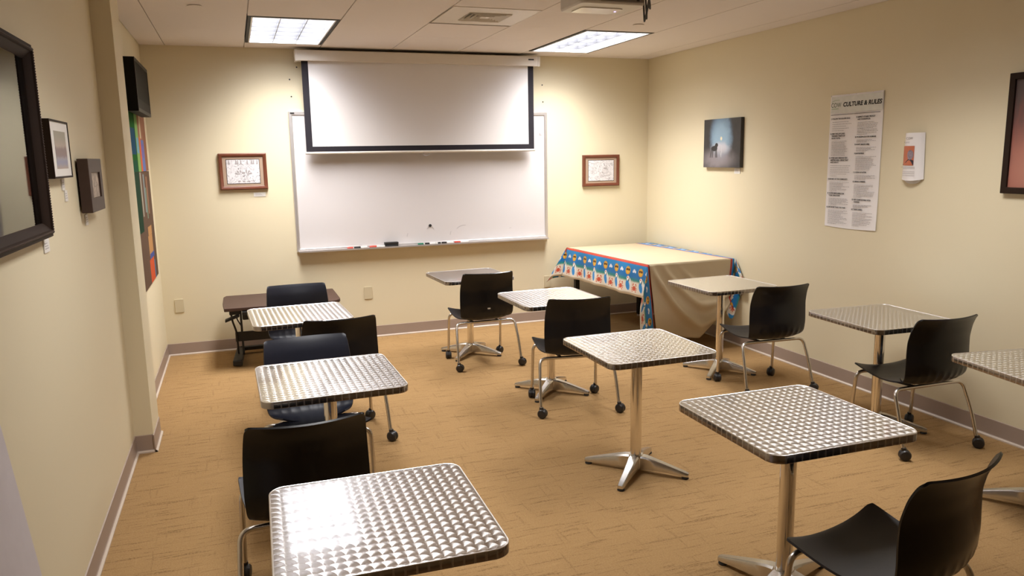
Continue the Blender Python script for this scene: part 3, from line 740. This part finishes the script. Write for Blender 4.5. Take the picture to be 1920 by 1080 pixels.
    me = bpy.data.meshes.new('tablecloth'); me.from_pydata(verts, [], faces); uvl = me.uv_layers.new(name='cloth')
    for lp_ in me.loops: uvl.data[lp_.index].uv = uvs[lp_.vertex_index]
    for p_ in me.polygons: p_.use_smooth = True
    me.materials.append(mat_cloth()); o = bpy.data.objects.new('tablecloth', me); C.objects.link(o)
    md = o.modifiers.new('solid', 'SOLIDIFY'); md.thickness = .0012; md.offset = 1
    return tag(o, 'tan tablecloth with blue beach border of suns, birds and crabs, corner table', 'tablecloth')
cloth()

# ------------------------------------------------------------------ whiteboard, screen, tray things
wb = thing('whiteboard', 'large white dry-erase board with aluminium frame behind the projection screen', 'whiteboard', (1.6845, YB, .837))
bw, bh = 2.409, 1.222
MB().box(-bw / 2 + .012, bw / 2 - .012, -.018, -.001, .012, bh - .012).build('panel', MT['board'], wb, 0)
MB().frame(bw, bh, .030, -.001, -.028, 0, [(0, -.001), (0, -.024), (.004, -.028), (.026, -.028), (.030, -.024), (.030, -.012), (.012, -.001)]).build('frame', MT['alu'], wb, 0)
MB().plate([(-bw / 2 + .015, 0), (bw / 2 - .015, 0), (bw / 2 - .015, .009), (-bw / 2 + .015, .009)], -.085, -.020).box(-bw / 2 + .015, bw / 2 - .015, -.088, -.082, 0, .014).build('marker_tray', MT['alu'], wb, 0)
MB().box(-1.19, -1.155, -.031, -.027, bh - .020, bh - .008).build('corner_clip', MT['glide'], wb, 0)
mk = MB()
for x0, z0, x1, z1 in ((.27, .14, .31, .165), (.31, .165, .36, .17), (.205, .085, .215, .12), (.80, .12, .82, .122), (-.66, .03, -.63, .035), (-.21, .09, -.20, .12), (-.02, .15, .0, .165), (.03, .165, .05, .145)):
    mk.tube([(x0, -.0185, z0), ((x0 + x1) / 2, -.0185, (z0 + z1) / 2 + .004), (x1, -.0185, z1)], .0014, 5)
mk.build('pen_mark', MT['grey_ink'], wb)
MB().lathe([(0, 0), (.014, 0), (.014, -.006), (.009, -.012), (0, -.012)], (.0135, -.018, .182), 18, 'y').build('magnet', MT['glide'], wb)
MB().box(1.125, 1.15, -.020, -.0178, 1.0, 1.012).box(1.125, 1.137, -.020, -.0178, 1.012, 1.025).build('corner_logo', MT['grey_ink'], wb, 0)

TRZ = .837 + .009
def marker(x0, xc, x1, cap, lab, y, capmat, rot=0.0):
    t = thing('marker', lab, 'marker', ((x0 + x1) / 2, y, TRZ), rot, 'dry-erase markers on the board tray'); mx = (x0 + x1) / 2
    if x1 - xc > .004: MB().lathe([(0, xc - mx), (.0085, xc - mx), (.0085, x1 - mx - .004), (.0075, x1 - mx), (0, x1 - mx)], (0, 0, .0092), 14, 'x').build('barrel', MT['white'], t)
    MB().lathe([(0, x0 - mx), (.0075, x0 - mx), (.0092, x0 - mx + .004), (.0092, xc - mx), (0, xc - mx)], (0, 0, .0093), 14, 'x').build('cap', capmat, t)
yk = YB - .062
marker(.915, .968, .973, 1, 'short red-capped marker at the far left of the tray', yk, MT['red'])
marker(.977, 1.035, 1.095, 1, 'black-capped marker left of the eraser, second from the left end', yk, MT['ink'])
marker(1.116, 1.180, 1.258, 1, 'long red-capped white marker just left of the black eraser', yk, MT['red'])
marker(1.565, 1.618, 1.626, 1, 'green-capped marker right of the eraser', yk, MT['green'])
marker(1.634, 1.675, 1.735, 1, 'black-capped marker next to the green one', yk, MT['ink'])
marker(1.740, 1.748, 1.752, 1, 'white marker end between two black-capped markers on the tray', yk, MT['white'])
marker(1.757, 1.783, 1.787, 1, 'short dark marker in the middle of the right-hand group', yk, MT['ink'])
marker(1.792, 1.840, 1.905, 1, 'black-capped white marker beside the last red one', yk, MT['ink'])
marker(1.917, 1.975, 2.053, 1, 'red-capped marker at the right end of the tray group', yk, MT['red'])
e = thing('board_eraser', 'black felt eraser lying on the whiteboard tray', 'eraser', (1.318, YB - .052, TRZ), 0)
MB().box(-.062, .062, -.022, .022, 0, .022).build('felt_pad', MT['felt'], e, 0, .003)
MB().box(-.064, .064, -.024, .024, .0222, .042).build('grip', MT['glide'], e, 0, .005)

sc = thing('projection_screen', 'pull-down projector screen with black border, half lowered over the whiteboard', 'projection screen', (1.66, YB, 1.70))
sy = -.12
MB().plate(rrect(2.19, .085, .012, 4, 0, .815), -.165, -.060).build('case', MT['case'], sc)
for s in (-1, 1): MB().box(s * 1.095 - .012, s * 1.095 + .012, -.168, -.056, .768, .862).build('end_cap', MT['case'], sc, 0, .004)
MB().box(-1.02, 1.02, -.060, -.003, .835, .852).build('wall_bracket', MT['case'], sc, 0)
MB().box(.99, 1.045, -.167, -.164, .822, .834).build('maker_plate', MT['glide'], sc, 0)
MB().box(-1.055, 1.055, sy, sy + .0015, .012, .775).build('screen_fabric', MT['screen'], sc, 0)
MB().box(-1.055, -1.0, sy - .001, sy, .012, .775).box(1.0, 1.055, sy - .001, sy, .012, .775).box(-1.0, 1.0, sy - .001, sy, .012, .058).build('black_border', MT['screen_black'], sc, 0)
MB().tube([(-1.063, sy, .002), (1.063, sy, .002)], .011, 12).build('bottom_bar', MT['case'], sc)
MB().tube(arcpath([(-.018, sy, -.008), (-.036, sy, -.020), (-.012, sy - .003, -.036), (.012, sy - .003, -.036), (.036, sy, -.020), (.018, sy, -.008)], .01, 4), .003, 7).build('pull_handle', MT['grey_ink'], sc)

for x, z, lab in ((.511, 2.33, 'upper dark screw anchor left of the projection screen'), (.517, 2.187, 'lower dark screw anchor left of the projection screen'), (.576, 2.433, 'tiny screw anchor below the left end of the screen case'), (2.852, 2.316, 'upper dark screw anchor right of the projection screen'), (2.858, 2.158, 'lower dark screw anchor right of the projection screen')):
    o = MB().lathe([(0, 0), (.0065, 0), (.006, -.003), (0, -.004)], (0, 0, 0), 14, 'y').build('wall_anchor', MT['glide']); o.location = (x, YB, z); tag(o, lab, 'screw', 'screw anchors in the back wall')

for x, z, w_, lab in ((-.521, .432, .072, 'almond wall plate near the left corner of the back wall'), (1.092, .421, .075, 'almond wall plate below the left half of the whiteboard'), (2.889, .40, .074, 'almond wall plate beside the beach tablecloth')):
    o = thing('outlet_plate', lab, 'wall outlet', (x, YB, z), 0, 'wall plates on the back wall')
    MB().plate(rrect(w_, .116, .006, 4), -.007, 0).build('plate', MT['plastic_cream'], o, bevel=.002)

# ------------------------------------------------------------------ wall-hung pictures
RB, RR, RL = 0.0, -PI / 2, PI / 2
def at(wall, along, z):
    return {'b': (along, YB, z), 'r': (XR, along, z), 'l': (XL, along, z)}[wall], {'b': RB, 'r': RR, 'l': RL}[wall]
def card(wall, along, z, w, h, lab):
    loc, r = at(wall, along, z); o = thing('caption_card', lab, 'label card', loc, r, 'small caption cards beside pictures')
    MB().box(-w / 2, w / 2, -.004, .0008, 0, h).build('card', MT['white'], o, 0)
    m_ = MB()
    for k in range(3): m_.box(-w * .36, w * (.1 + .1 * k), -.0046, -.0038, h * (.68 - .2 * k), h * (.73 - .2 * k))
    m_.build('print', MT['grey_ink'], o, 0)
def ink_picture(along, z, w, h, dep, lab, seed, shapes):
    loc, r = at('b', along, z); t = thing('framed_drawing', lab, 'picture', loc, r)
    MB().frame(w, h, .030, -.001, -dep, 0, [(0, -.001), (0, -dep + .006), (.008, -dep), (.022, -dep + .004), (.030, -dep + .012), (.030, -.001)]).build('frame', MT['frame_red'], t, 30)
    MB().box(-w / 2 + .025, w / 2 - .025, -dep + .016, -dep + .018, .025, h - .025).build('mat_board', MT['matboard'], t, 0)
    MB().frame(w - .115, h - .10, .004, -dep + .016, -dep + .0145, .05).build('mat_bevel', MT['frame_dark'], t, 0)
    pw, ph = w - .123, h - .108
    dr = art_ink(seed).m
    MB().box(-pw / 2, pw / 2, -dep + .0148, -dep + .0158, .054, .054 + ph).build('drawing', dr, t, 0)
    s_ = MB()
    for kind, args in shapes:
        if kind == 'l': s_.tube([(a * pw / 2, -dep + .0143, .054 + b * ph) for a, b in args], .0011, 5)
        elif kind == 'e': cx, cz, rx, rz = args; s_.plate([(a, b) for a, b in ell(cx * pw / 2, .054 + cz * ph, rx * pw / 2, rz * ph, 18)], -dep + .0140, -dep + .0147)
        else: s_.plate([(a * pw / 2, .054 + b * ph) for a, b in args], -dep + .0140, -dep + .0147)
    s_.build('ink_shapes', MT['grey_ink'], t, 0)
    return t
fern = []
for s in (-1, 1):
    for a in (20, 60, 100): 
        c_, n_ = math.cos(math.radians(a)), math.sin(math.radians(a)); px, pz = s * .22, .36
        fern.append(('p', [(px, pz), (px + s * (.26 * c_ - .05 * n_), pz + .17 * n_ + .04 * c_)[::1], (px + s * .34 * c_, pz + .22 * n_), (px + s * (.26 * c_ + .05 * n_), pz + .17 * n_ - .04 * c_)]))
trees = [('p', [(x - w_, .80), (x + w_, .80), (x + .02, 1.0 - .01), (x - .02, 1.0 - .01)]) for x, w_ in ((-.85, .07), (-.42, .06), (-.30, .05), (-.12, .06), (.28, .05), (.55, .07), (.66, .05), (.88, .05))]
ink_picture(.0785, 1.403, .388, .308, .034, 'mahogany-framed ink drawing of a forest scene left of the whiteboard', 1, trees + fern + [('e', (0, .44, .12, .045)), ('e', (0, .30, .07, .04)), ('e', (-.28, .09, .09, .03)), ('e', (0, .08, .09, .03)), ('e', (.30, .08, .10, .03))])
card('b', .199, 1.34, .098, .034, 'white caption card under the mahogany-framed drawing left of the whiteboard')
arc = lambda cx, cz, rx, rz, a0, a1, n=12: ('l', [(cx + rx * math.cos(math.radians(a0 + (a1 - a0) * k / n)), cz + rz * math.sin(math.radians(a0 + (a1 - a0) * k / n))) for k in range(n + 1)])
dome = [arc(.32, .40 + .055 * k, .24 - .035 * k, .05, 180, 360) for k in range(5)] + [arc(.32, .40, .25, .26, 0, 180), ('e', (.32, .60, .13, .025)), arc(.52, .60, .06, .08, 0, 360)]
bits = [('l', [(-.92, .74), (-.62, .60), (-.40, .52), (-.34, .62), (-.60, .66)]), ('l', [(-.70, .62), (-.68, .28)]), ('l', [(-.62, .60), (-.58, .26)]), arc(-.34, .13, .13, .09, 0, 360), arc(-.34, .11, .08, .05, 0, 180), arc(-.44, .42, .10, .07, 0, 360),
        ('l', [(-.05, .20), (.40, .26), (.80, .33)]), ('l', [(-.05, .16), (.42, .22), (.80, .29)]), arc(.02, .33, .16, .08, 0, 360), ('l', [(.38, .66), (.42, .95)]), ('l', [(.48, .66), (.50, .95)]), ('l', [(-.9, .9), (-.5, .82), (-.2, .92)]), ('l', [(.62, .84), (.8, .80), (.95, .88)]), ('l', [(-.9, .12), (-.7, .18)]), ('l', [(.6, .10), (.75, .14)])]
ink_picture(3.4735, 1.335, .402, .310, .034, 'mahogany-framed ink drawing right of the whiteboard, above the tablecloth', 5, dome + bits)

loc, r = at('r', 5.722, 1.519); t = thing('canvas_painting', 'frameless dark painting of blue moonlit forest on the right wall', 'picture', loc, r)
cw, chh = .53, .415
MB().box(-cw / 2, cw / 2, -.034, -.002, 0, chh).build('canvas', mat_canvas(), t, 0)
card('r', 5.530, 1.468, .08, .045, 'white caption card under the blue forest painting')

loc, r = at('r', 3.02 - .20 + .0, 1.398); t = thing('framed_painting', 'dark-framed red painting cut off by the right edge of the picture', 'picture', (XR, 2.86, 1.398), r)
MB().frame(.50, .643, .034, -.001, -.030).build('frame', MT['frame_dark'], t, 0, .003)
MB().box(-.22, .22, -.018, -.010, .03, .613).build('painting', mat_redart(), t, 0)

# left wall
t = thing('framed_print', 'big ornate dark frame with misty landscape print at the left picture edge', 'picture', (XL, 2.585, 1.395), RL)
fw, fh = .98, .652
MB().frame(fw, fh, .052, -.001, -.040, 0, [(0, -.001), (0, -.026), (.004, -.034), (.012, -.034), (.015, -.040), (.025, -.040), (.028, -.034), (.040, -.026), (.049, -.018), (.052, -.014), (.052, -.001)]).build('frame', MT['frame_dark'], t, 25)
cv = MB()
for k in range(150):
    x = -fw / 2 + .02 + (fw - .04) * k / 149
    for z in (.020, fh - .020): cv.lathe([(0, -.0035), (.0026, -.0022), (.0035, 0), (.0026, .0022), (0, .0035)], (x, -.0395, z), 6)
for k in range(70):
    z = .02 + (fh - .04) * k / 69
    for x in (-fw / 2 + .020, fw / 2 - .020): cv.lathe([(0, -.0035), (.0026, -.0022), (.0035, 0), (.0026, .0022), (0, .0035)], (x, -.0395, z), 6)
cv.build('beading', MT['frame_brown'], t)
MB().box(-fw / 2 + .05, fw / 2 - .05, -.010, -.004, .05, fh - .05).build('print', mat_bigart(), t, 0)
def mat_glass():
    d_ = ND('picture_glass'); d_.set((1, 1, 1), .03, 0, .5); d_.b.inputs['Transmission Weight'].default_value = 1.0; d_.b.inputs['IOR'].default_value = 1.01
    d_.n.remove(d_.b)
    tr = d_.new('ShaderNodeBsdfTransparent'); gl = d_.new('ShaderNodeBsdfGlossy'); gl.inputs['Roughness'].default_value = .02; fr = d_.new('ShaderNodeFresnel'); fr.inputs[0].default_value = 1.45; mx = d_.new('ShaderNodeMixShader')
    d_.l.new(fr.outputs[0], mx.inputs[0]); d_.l.new(tr.outputs[0], mx.inputs[1]); d_.l.new(gl.outputs[0], mx.inputs[2]); d_.l.new(mx.outputs[0], d_.n['Material Output'].inputs[0]); return d_.m
MT['glass'] = mat_glass()
MB().box(-fw / 2 + .052, fw / 2 - .052, -.0135, -.0120, .052, fh - .052).build('glazing', MT['glass'], t, 0)
card('l', 3.10, 1.339, .082, .046, 'white caption card under the far corner of the big ornate frame')

t = thing('framed_watercolour', 'thin black frame with pale blue-violet watercolour, middle of left wall pictures', 'picture', (XL, 3.372, 1.594), RL)
MB().frame(.335, .215, .007, -.001, -.035).build('frame', MT['frame_dark'], t, 0)
MB().box(-.161, .161, -.032, -.026, .0065, .2085).build('mat_board', MT['white'], t, 0)
MB().box(-.098, .105, -.0328, -.0318, .035, .175).build('watercolour', mat_seascape(), t, 0)
for y_, z_, a_, lab in ((3.500, 1.543, .25, 'upper small white tag hanging under the black-framed watercolour'), (3.535, 1.498, .2, 'lower small white tag hanging under the black-framed watercolour')):
    card('l', y_, z_, .05, .044, lab)
t = thing('framed_sepia_print', 'deep brown wooden frame with small sepia print next to the pilaster', 'picture', (XL, 3.975, 1.432), RL)
MB().frame(.35, .236, .062, -.008, -.052).build('frame', MT['frame_brown'], t, 0, .003)
MB().box(-.118, .118, -.044, -.038, .058, .18).build('print', mat_sepia(), t, 0)
MB().box(-.05, .05, -.012, -.001, .15, .19).build('hanger', MT['frame_dark'], t, 0)
card('l', 3.925, 1.372, .06, .048, 'white caption card under the deep brown sepia frame')

# far left wall: mural canvases and black screen
for lower in (0, 1):
    z0, z1 = ((1.583, 2.045), (.762, 1.580))[lower]
    t = MB().box(0, 1.335, -.015, -.001, 0, z1 - z0).build('abstract_painting', mat_mural(lower), None, 0)
    t.location = (XL, MURAL_Y0, z0); t.rotation_euler = (0, 0, RL)
    tag(t, ('green, blue and orange block painting directly under the black wall screen', 'brown abstract painting with red and tan blocks, below the green one')[lower], 'picture', 'stacked colour-block paintings')
t = thing('wall_screen', 'black wall-mounted screen high on the left wall beyond the pilaster', 'television', (XL, 5.99, 1.977), RL)
MB().box(-.40, .40, -.095, -.030, 0, .34).build('case', MT['tvcase'], t, 0, .004)
MB().frame(.80, .34, .022, -.095, -.099).build('bezel', MT['tvbezel'], t, 0)
MB().box(-.378, .378, -.0965, -.0945, .085, .318).build('display', MT['tv'], t, 0)
MB().box(-.378, .378, -.0975, -.0945, .022, .083).build('speaker_strip', MT['tvcase'], t, 0)
MB().box(-.12, .12, -.031, -.001, .12, .24).build('wall_mount', MT['blackmetal'], t, 0)

# ------------------------------------------------------------------ rules poster
def text(body, size, x, z, y, bold=0.0, align='LEFT', xs=1.0, shear=0.0):
    cu = bpy.data.curves.new('txt', 'FONT'); cu.body = body; cu.size = size; cu.align_x = align; cu.offset = bold; cu.shear = shear; cu.resolution_u = 3
    o = bpy.data.objects.new('txt', cu); C.objects.link(o); bpy.context.view_layer.update()
    me = bpy.data.meshes.new_from_object(o.evaluated_get(bpy.context.evaluated_depsgraph_get()))
    vs = [(x + v.co.x * xs, y, z + v.co.y) for v in me.vertices]; fs = [tuple(q.vertices) for q in me.polygons]
    wid = max([v.co.x for v in me.vertices] or [0]) * xs
    bpy.data.objects.remove(o); bpy.data.curves.remove(cu); bpy.data.meshes.remove(me)
    return vs, fs, wid
pw, ph = .478, .915
t = thing('poster', 'tall white rules poster headed CULTURE & RULES on the right wall', 'poster', (XR, 4.2315, 1.113), RR)
pg = []
for i in range(21):
    row = []
    for j in range(25):
        u, w_ = i / 20, j / 24; lift = .0035 + .010 * max(0, (u - .55)) * max(0, .25 - w_) * 4 + .004 * math.sin(u * 14) * max(0, (w_ - .86) / .14)
        row.append(Vector((-pw / 2 + pw * u - .006 * (1 - w_) * 0, -lift, ph * w_ + .010 * u * (w_ - .5) * 0 - .006 * math.sin(u * PI) * (1 - w_) * 1.2)))
    pg.append(row)
MB().shell(pg, .0006).build('sheet', MT['paper'], t, 60)
MB().box(-pw / 2 + .012, pw / 2 - .004, -.0092, -.0086, ph - .125, ph - .012).build('header_band', plain('pale_grey_header', (.70, .70, .65), .6, 0, .3, .12, 26), t, 0)
YT = -.0098
h = MB(); vs, fs, wd = text('CULTURE & RULES', .040, 0, 0, YT, .0017, shear=.12); k = (.345) / wd
vs = [(x * k - .115, y, z * 1.0 + ph - .082) for x, y, z in vs]; h.add(vs, fs); h.box(-.225, .222, YT - .0003, YT, ph - .137, ph - .134)
h.build('title', MT['ink'], t, 0)
h = MB(); vs, fs, wd = text('COW', .044, 0, 0, YT, .0002); k = .095 / wd; h.add([(x * k - .228, y, z + ph - .084) for x, y, z in vs], fs); h.build('logo', plain('dark_green_ink', (.06, .10, .04), .6), t, 0)
h = MB(); h.tube([(-.222, YT, ph - .046), (-.19, YT, ph - .036), (-.15, YT, ph - .036)], .0012, 5); h.box(-.222, -.155, YT - .0003, YT, ph - .096, ph - .0925); h.build('logo_line', plain('green_print', (.22, .36, .16), .6), t, 0)
SECL = [(.155, ['1) FOLLOW THE GOLDEN RULE.'], 5), (.258, ['2) OBEY THE LAW (AND', '    THE BASIC TENETS OF', '    GOOD TASTE).'], 12), (.428 - .003, ['3) AFTER HARD SESSIONS TIDY', '    MEETING AREA - BRING THAT', '    AND OWN IT.'], 6), (.572, ['4) BE PART OF THE COMMUNITY.'], 7), (.672, ["5) YOU'RE RESPONSIBLE FOR", '    YOUR OWN STUFF.'], 7), (.770, ['6) GIVE MORE THAN YOU TAKE.'], 12)]
SECR = [(.152, ["7) RESPECT OTHERS' PRIVACY", '    AND WORKSPACES.'], 9), (.285, ['8) WORKSPACE IS FOR HUMANS.'], 3), (.335, ["9) DON'T SMOKE HERE."], 4), (.395, ['10) BE FLEXIBLE.'], 10), (.522, ['11) CLEAN UP AFTER.'], 4), (.585, ['12) BRING A FRIEND.'], 10), (.708, ['13) GET COMFORTABLE WITH', '      CHANGE.'], 4), (.775, ['14) THINK AHEAD.'], 10)]
bd = MB()
def secs(S, x0, wcol, nxt_end):
    for si, (dz, heads, n) in enumerate(S):
        z = ph - dz - .012; hd = MB()
        for q in heads:
            vs, fs, wd = text(q, .0125, x0, z, YT, .0006, xs=min(1.0, 1.0)); sc_ = min(1.0, wcol / wd); hm = MB().add([(x0 + (x - x0) * sc_, y, zz) for x, y, zz in vs], fs); (hd.add(hm.v, hm.f)); z -= .0155
        hd.build('heading', MT['ink'], t, 0)
        zend = ph - (S[si + 1][0] if si + 1 < len(S) else nxt_end) ; z += .002
        st = (z - zend - .004) / max(1, n)
        for i in range(n):
            wl_ = wcol * (random.uniform(.62, .98) if i < n - 1 else random.uniform(.3, .7)); x = x0 + .016
            while x < x0 + wl_:
                ww = random.uniform(.006, .024); ww = min(ww, x0 + wl_ - x); zc = z - st * (i + .35)
                bd.box(x, x + ww, YT - .0003, YT, zc - .0014, zc + .0014); x += ww + .0035
random.seed(11)
secs(SECL, -.222, .215, .905); secs(SECR, .012, .208, .905)
bd.build('body_text', MT['grey_ink'], t, 0)
pn = MB()
for x, z in ((-pw / 2 + .006, ph - .004), (0.0, ph - .004), (pw / 2 - .006, ph - .006)): pn.lathe([(0, 0), (.004, 0), (.003, -.004), (0, -.005)], (x, -.004, z), 10, 'y')
pn.build('pin', MT['alu'], t)

# leaflet rack ---------------------------------------------------------
t = thing('leaflet_holder', 'curved white leaflet holder with orange portrait leaflets on right wall', 'leaflet holder', (XR, 3.722, 1.462), RR)
lg_ = []
for i in range(17):
    u = -1 + 2 * i / 16; lg_.append([Vector((u * (.082 - .010 * w_ / 12), -.006 - .036 * (1 - u * u) ** .8, .285 * w_ / 12 + (.0 if w_ else -.010 * (1 - u * u)) )) for w_ in range(13)])
MB().shell(lg_, .002).build('holder', MT['paper'], t, 60)
MB().plate(ell(0, 0, .06, .03, 20, PI, 2 * PI), -.012, -.002).build('holder_base', MT['white'], t, 0)
def curved(x0, x1, z0, z1, off):
    g_ = []
    for i in range(9):
        x = x0 + (x1 - x0) * i / 8; u = x / .08; g_.append([Vector((x, -.006 - .036 * max(0, 1 - u * u) ** .8 - off, z0 + (z1 - z0) * k / 2)) for k in range(3)])
    return MB().shell(g_, .0006)
curved(-.062, .030, .085, .205, .0035).build('leaflet_picture', plain('orange_print', (.55, .16, .08), .5), t, 60)
def curved_poly(pts, off):
    return MB().loops([[(x, -.006 - .036 * max(0, 1 - (x / .08) ** 2) ** .8 - off, z) for x, z in pts], [(x, -.006 - .036 * max(0, 1 - (x / .08) ** 2) ** .8 - off - .0006, z) for x, z in pts]])
curved_poly(ell(.006, .150, .022, .030, 18), .005).build('portrait_head', plain('grey_violet_print', (.30, .24, .28), .5, 0, .3, .5, 90), t, 0)
curved_poly([(-.062, .087), (.030, .087), (.030, .115), (.012, .122), (-.010, .122), (-.030, .105), (-.062, .092)], .0046).build('portrait_shoulders', plain('dark_print', (.04, .03, .045), .5), t, 0)
tx = MB(); vs, fs, wd = text('COW', .020, -.035, .245, -.0445, .0003); tx.add(vs, fs); vs, fs, wd = text('PLANS', .014, -.048, .222, -.0445, .0); tx.add(vs, fs)
for k, z in enumerate((.074, .066, .045, .034, .022)): tx.box(-.045 if k else -.06, .045, -.0443, -.0440, z, z + .002)
tx.build('print', MT['grey_ink'], t, 0)

# pale board leaning on the left wall right beside the camera ------------
t = MB()
bx = lambda z, o: -.400 - .112 * z + o
t.add([(bx(z, o), y, z) for z in (0.0, 1.94) for y in (1.15, 1.90) for o in (-.022, 0)], [(0, 2, 3, 1), (4, 5, 7, 6), (0, 1, 5, 4), (2, 6, 7, 3), (0, 4, 6, 2), (1, 3, 7, 5)])
t = t.build('leaning_board', MT['lav'], None, 0, .008, 3)
tag(t, 'pale lavender board leaning on the left wall at the lower left picture corner', 'board')

# ------------------------------------------------------------------ camera, world, view
cam = bpy.data.cameras.new('camera'); cam.sensor_fit = 'HORIZONTAL'; cam.sensor_width = 36; cam.lens = FPX * 36 / 1920; cam.clip_start = .02
co = bpy.data.objects.new('camera', cam); C.objects.link(co)
cy, sy_ = math.cos(YAW), math.sin(YAW); cp, sp = math.cos(PITCH), math.sin(PITCH)
fwd = Vector((sy_ * cp, cy * cp, -sp)); r0 = Vector((cy, -sy_, 0)); d0 = fwd.cross(r0)
rt = r0 * math.cos(ROLL) + d0 * math.sin(ROLL); dn = -r0 * math.sin(ROLL) + d0 * math.cos(ROLL)
R3 = Matrix((rt, -dn, -fwd)).transposed()
co.matrix_world = Matrix.Translation((0, 0, CAM_H)) @ R3.to_4x4()
S = bpy.context.scene; S.camera = co
w = bpy.data.worlds.new('world'); S.world = w; w.use_nodes = True
w.node_tree.nodes['Background'].inputs[0].default_value = (1, .93, .85, 1); w.node_tree.nodes['Background'].inputs[1].default_value = 0.02
S.view_settings.view_transform = 'Standard'; S.view_settings.look = 'None'; S.view_settings.gamma = 1; S.view_settings.exposure = 0.16
S.view_settings.use_curve_mapping = False
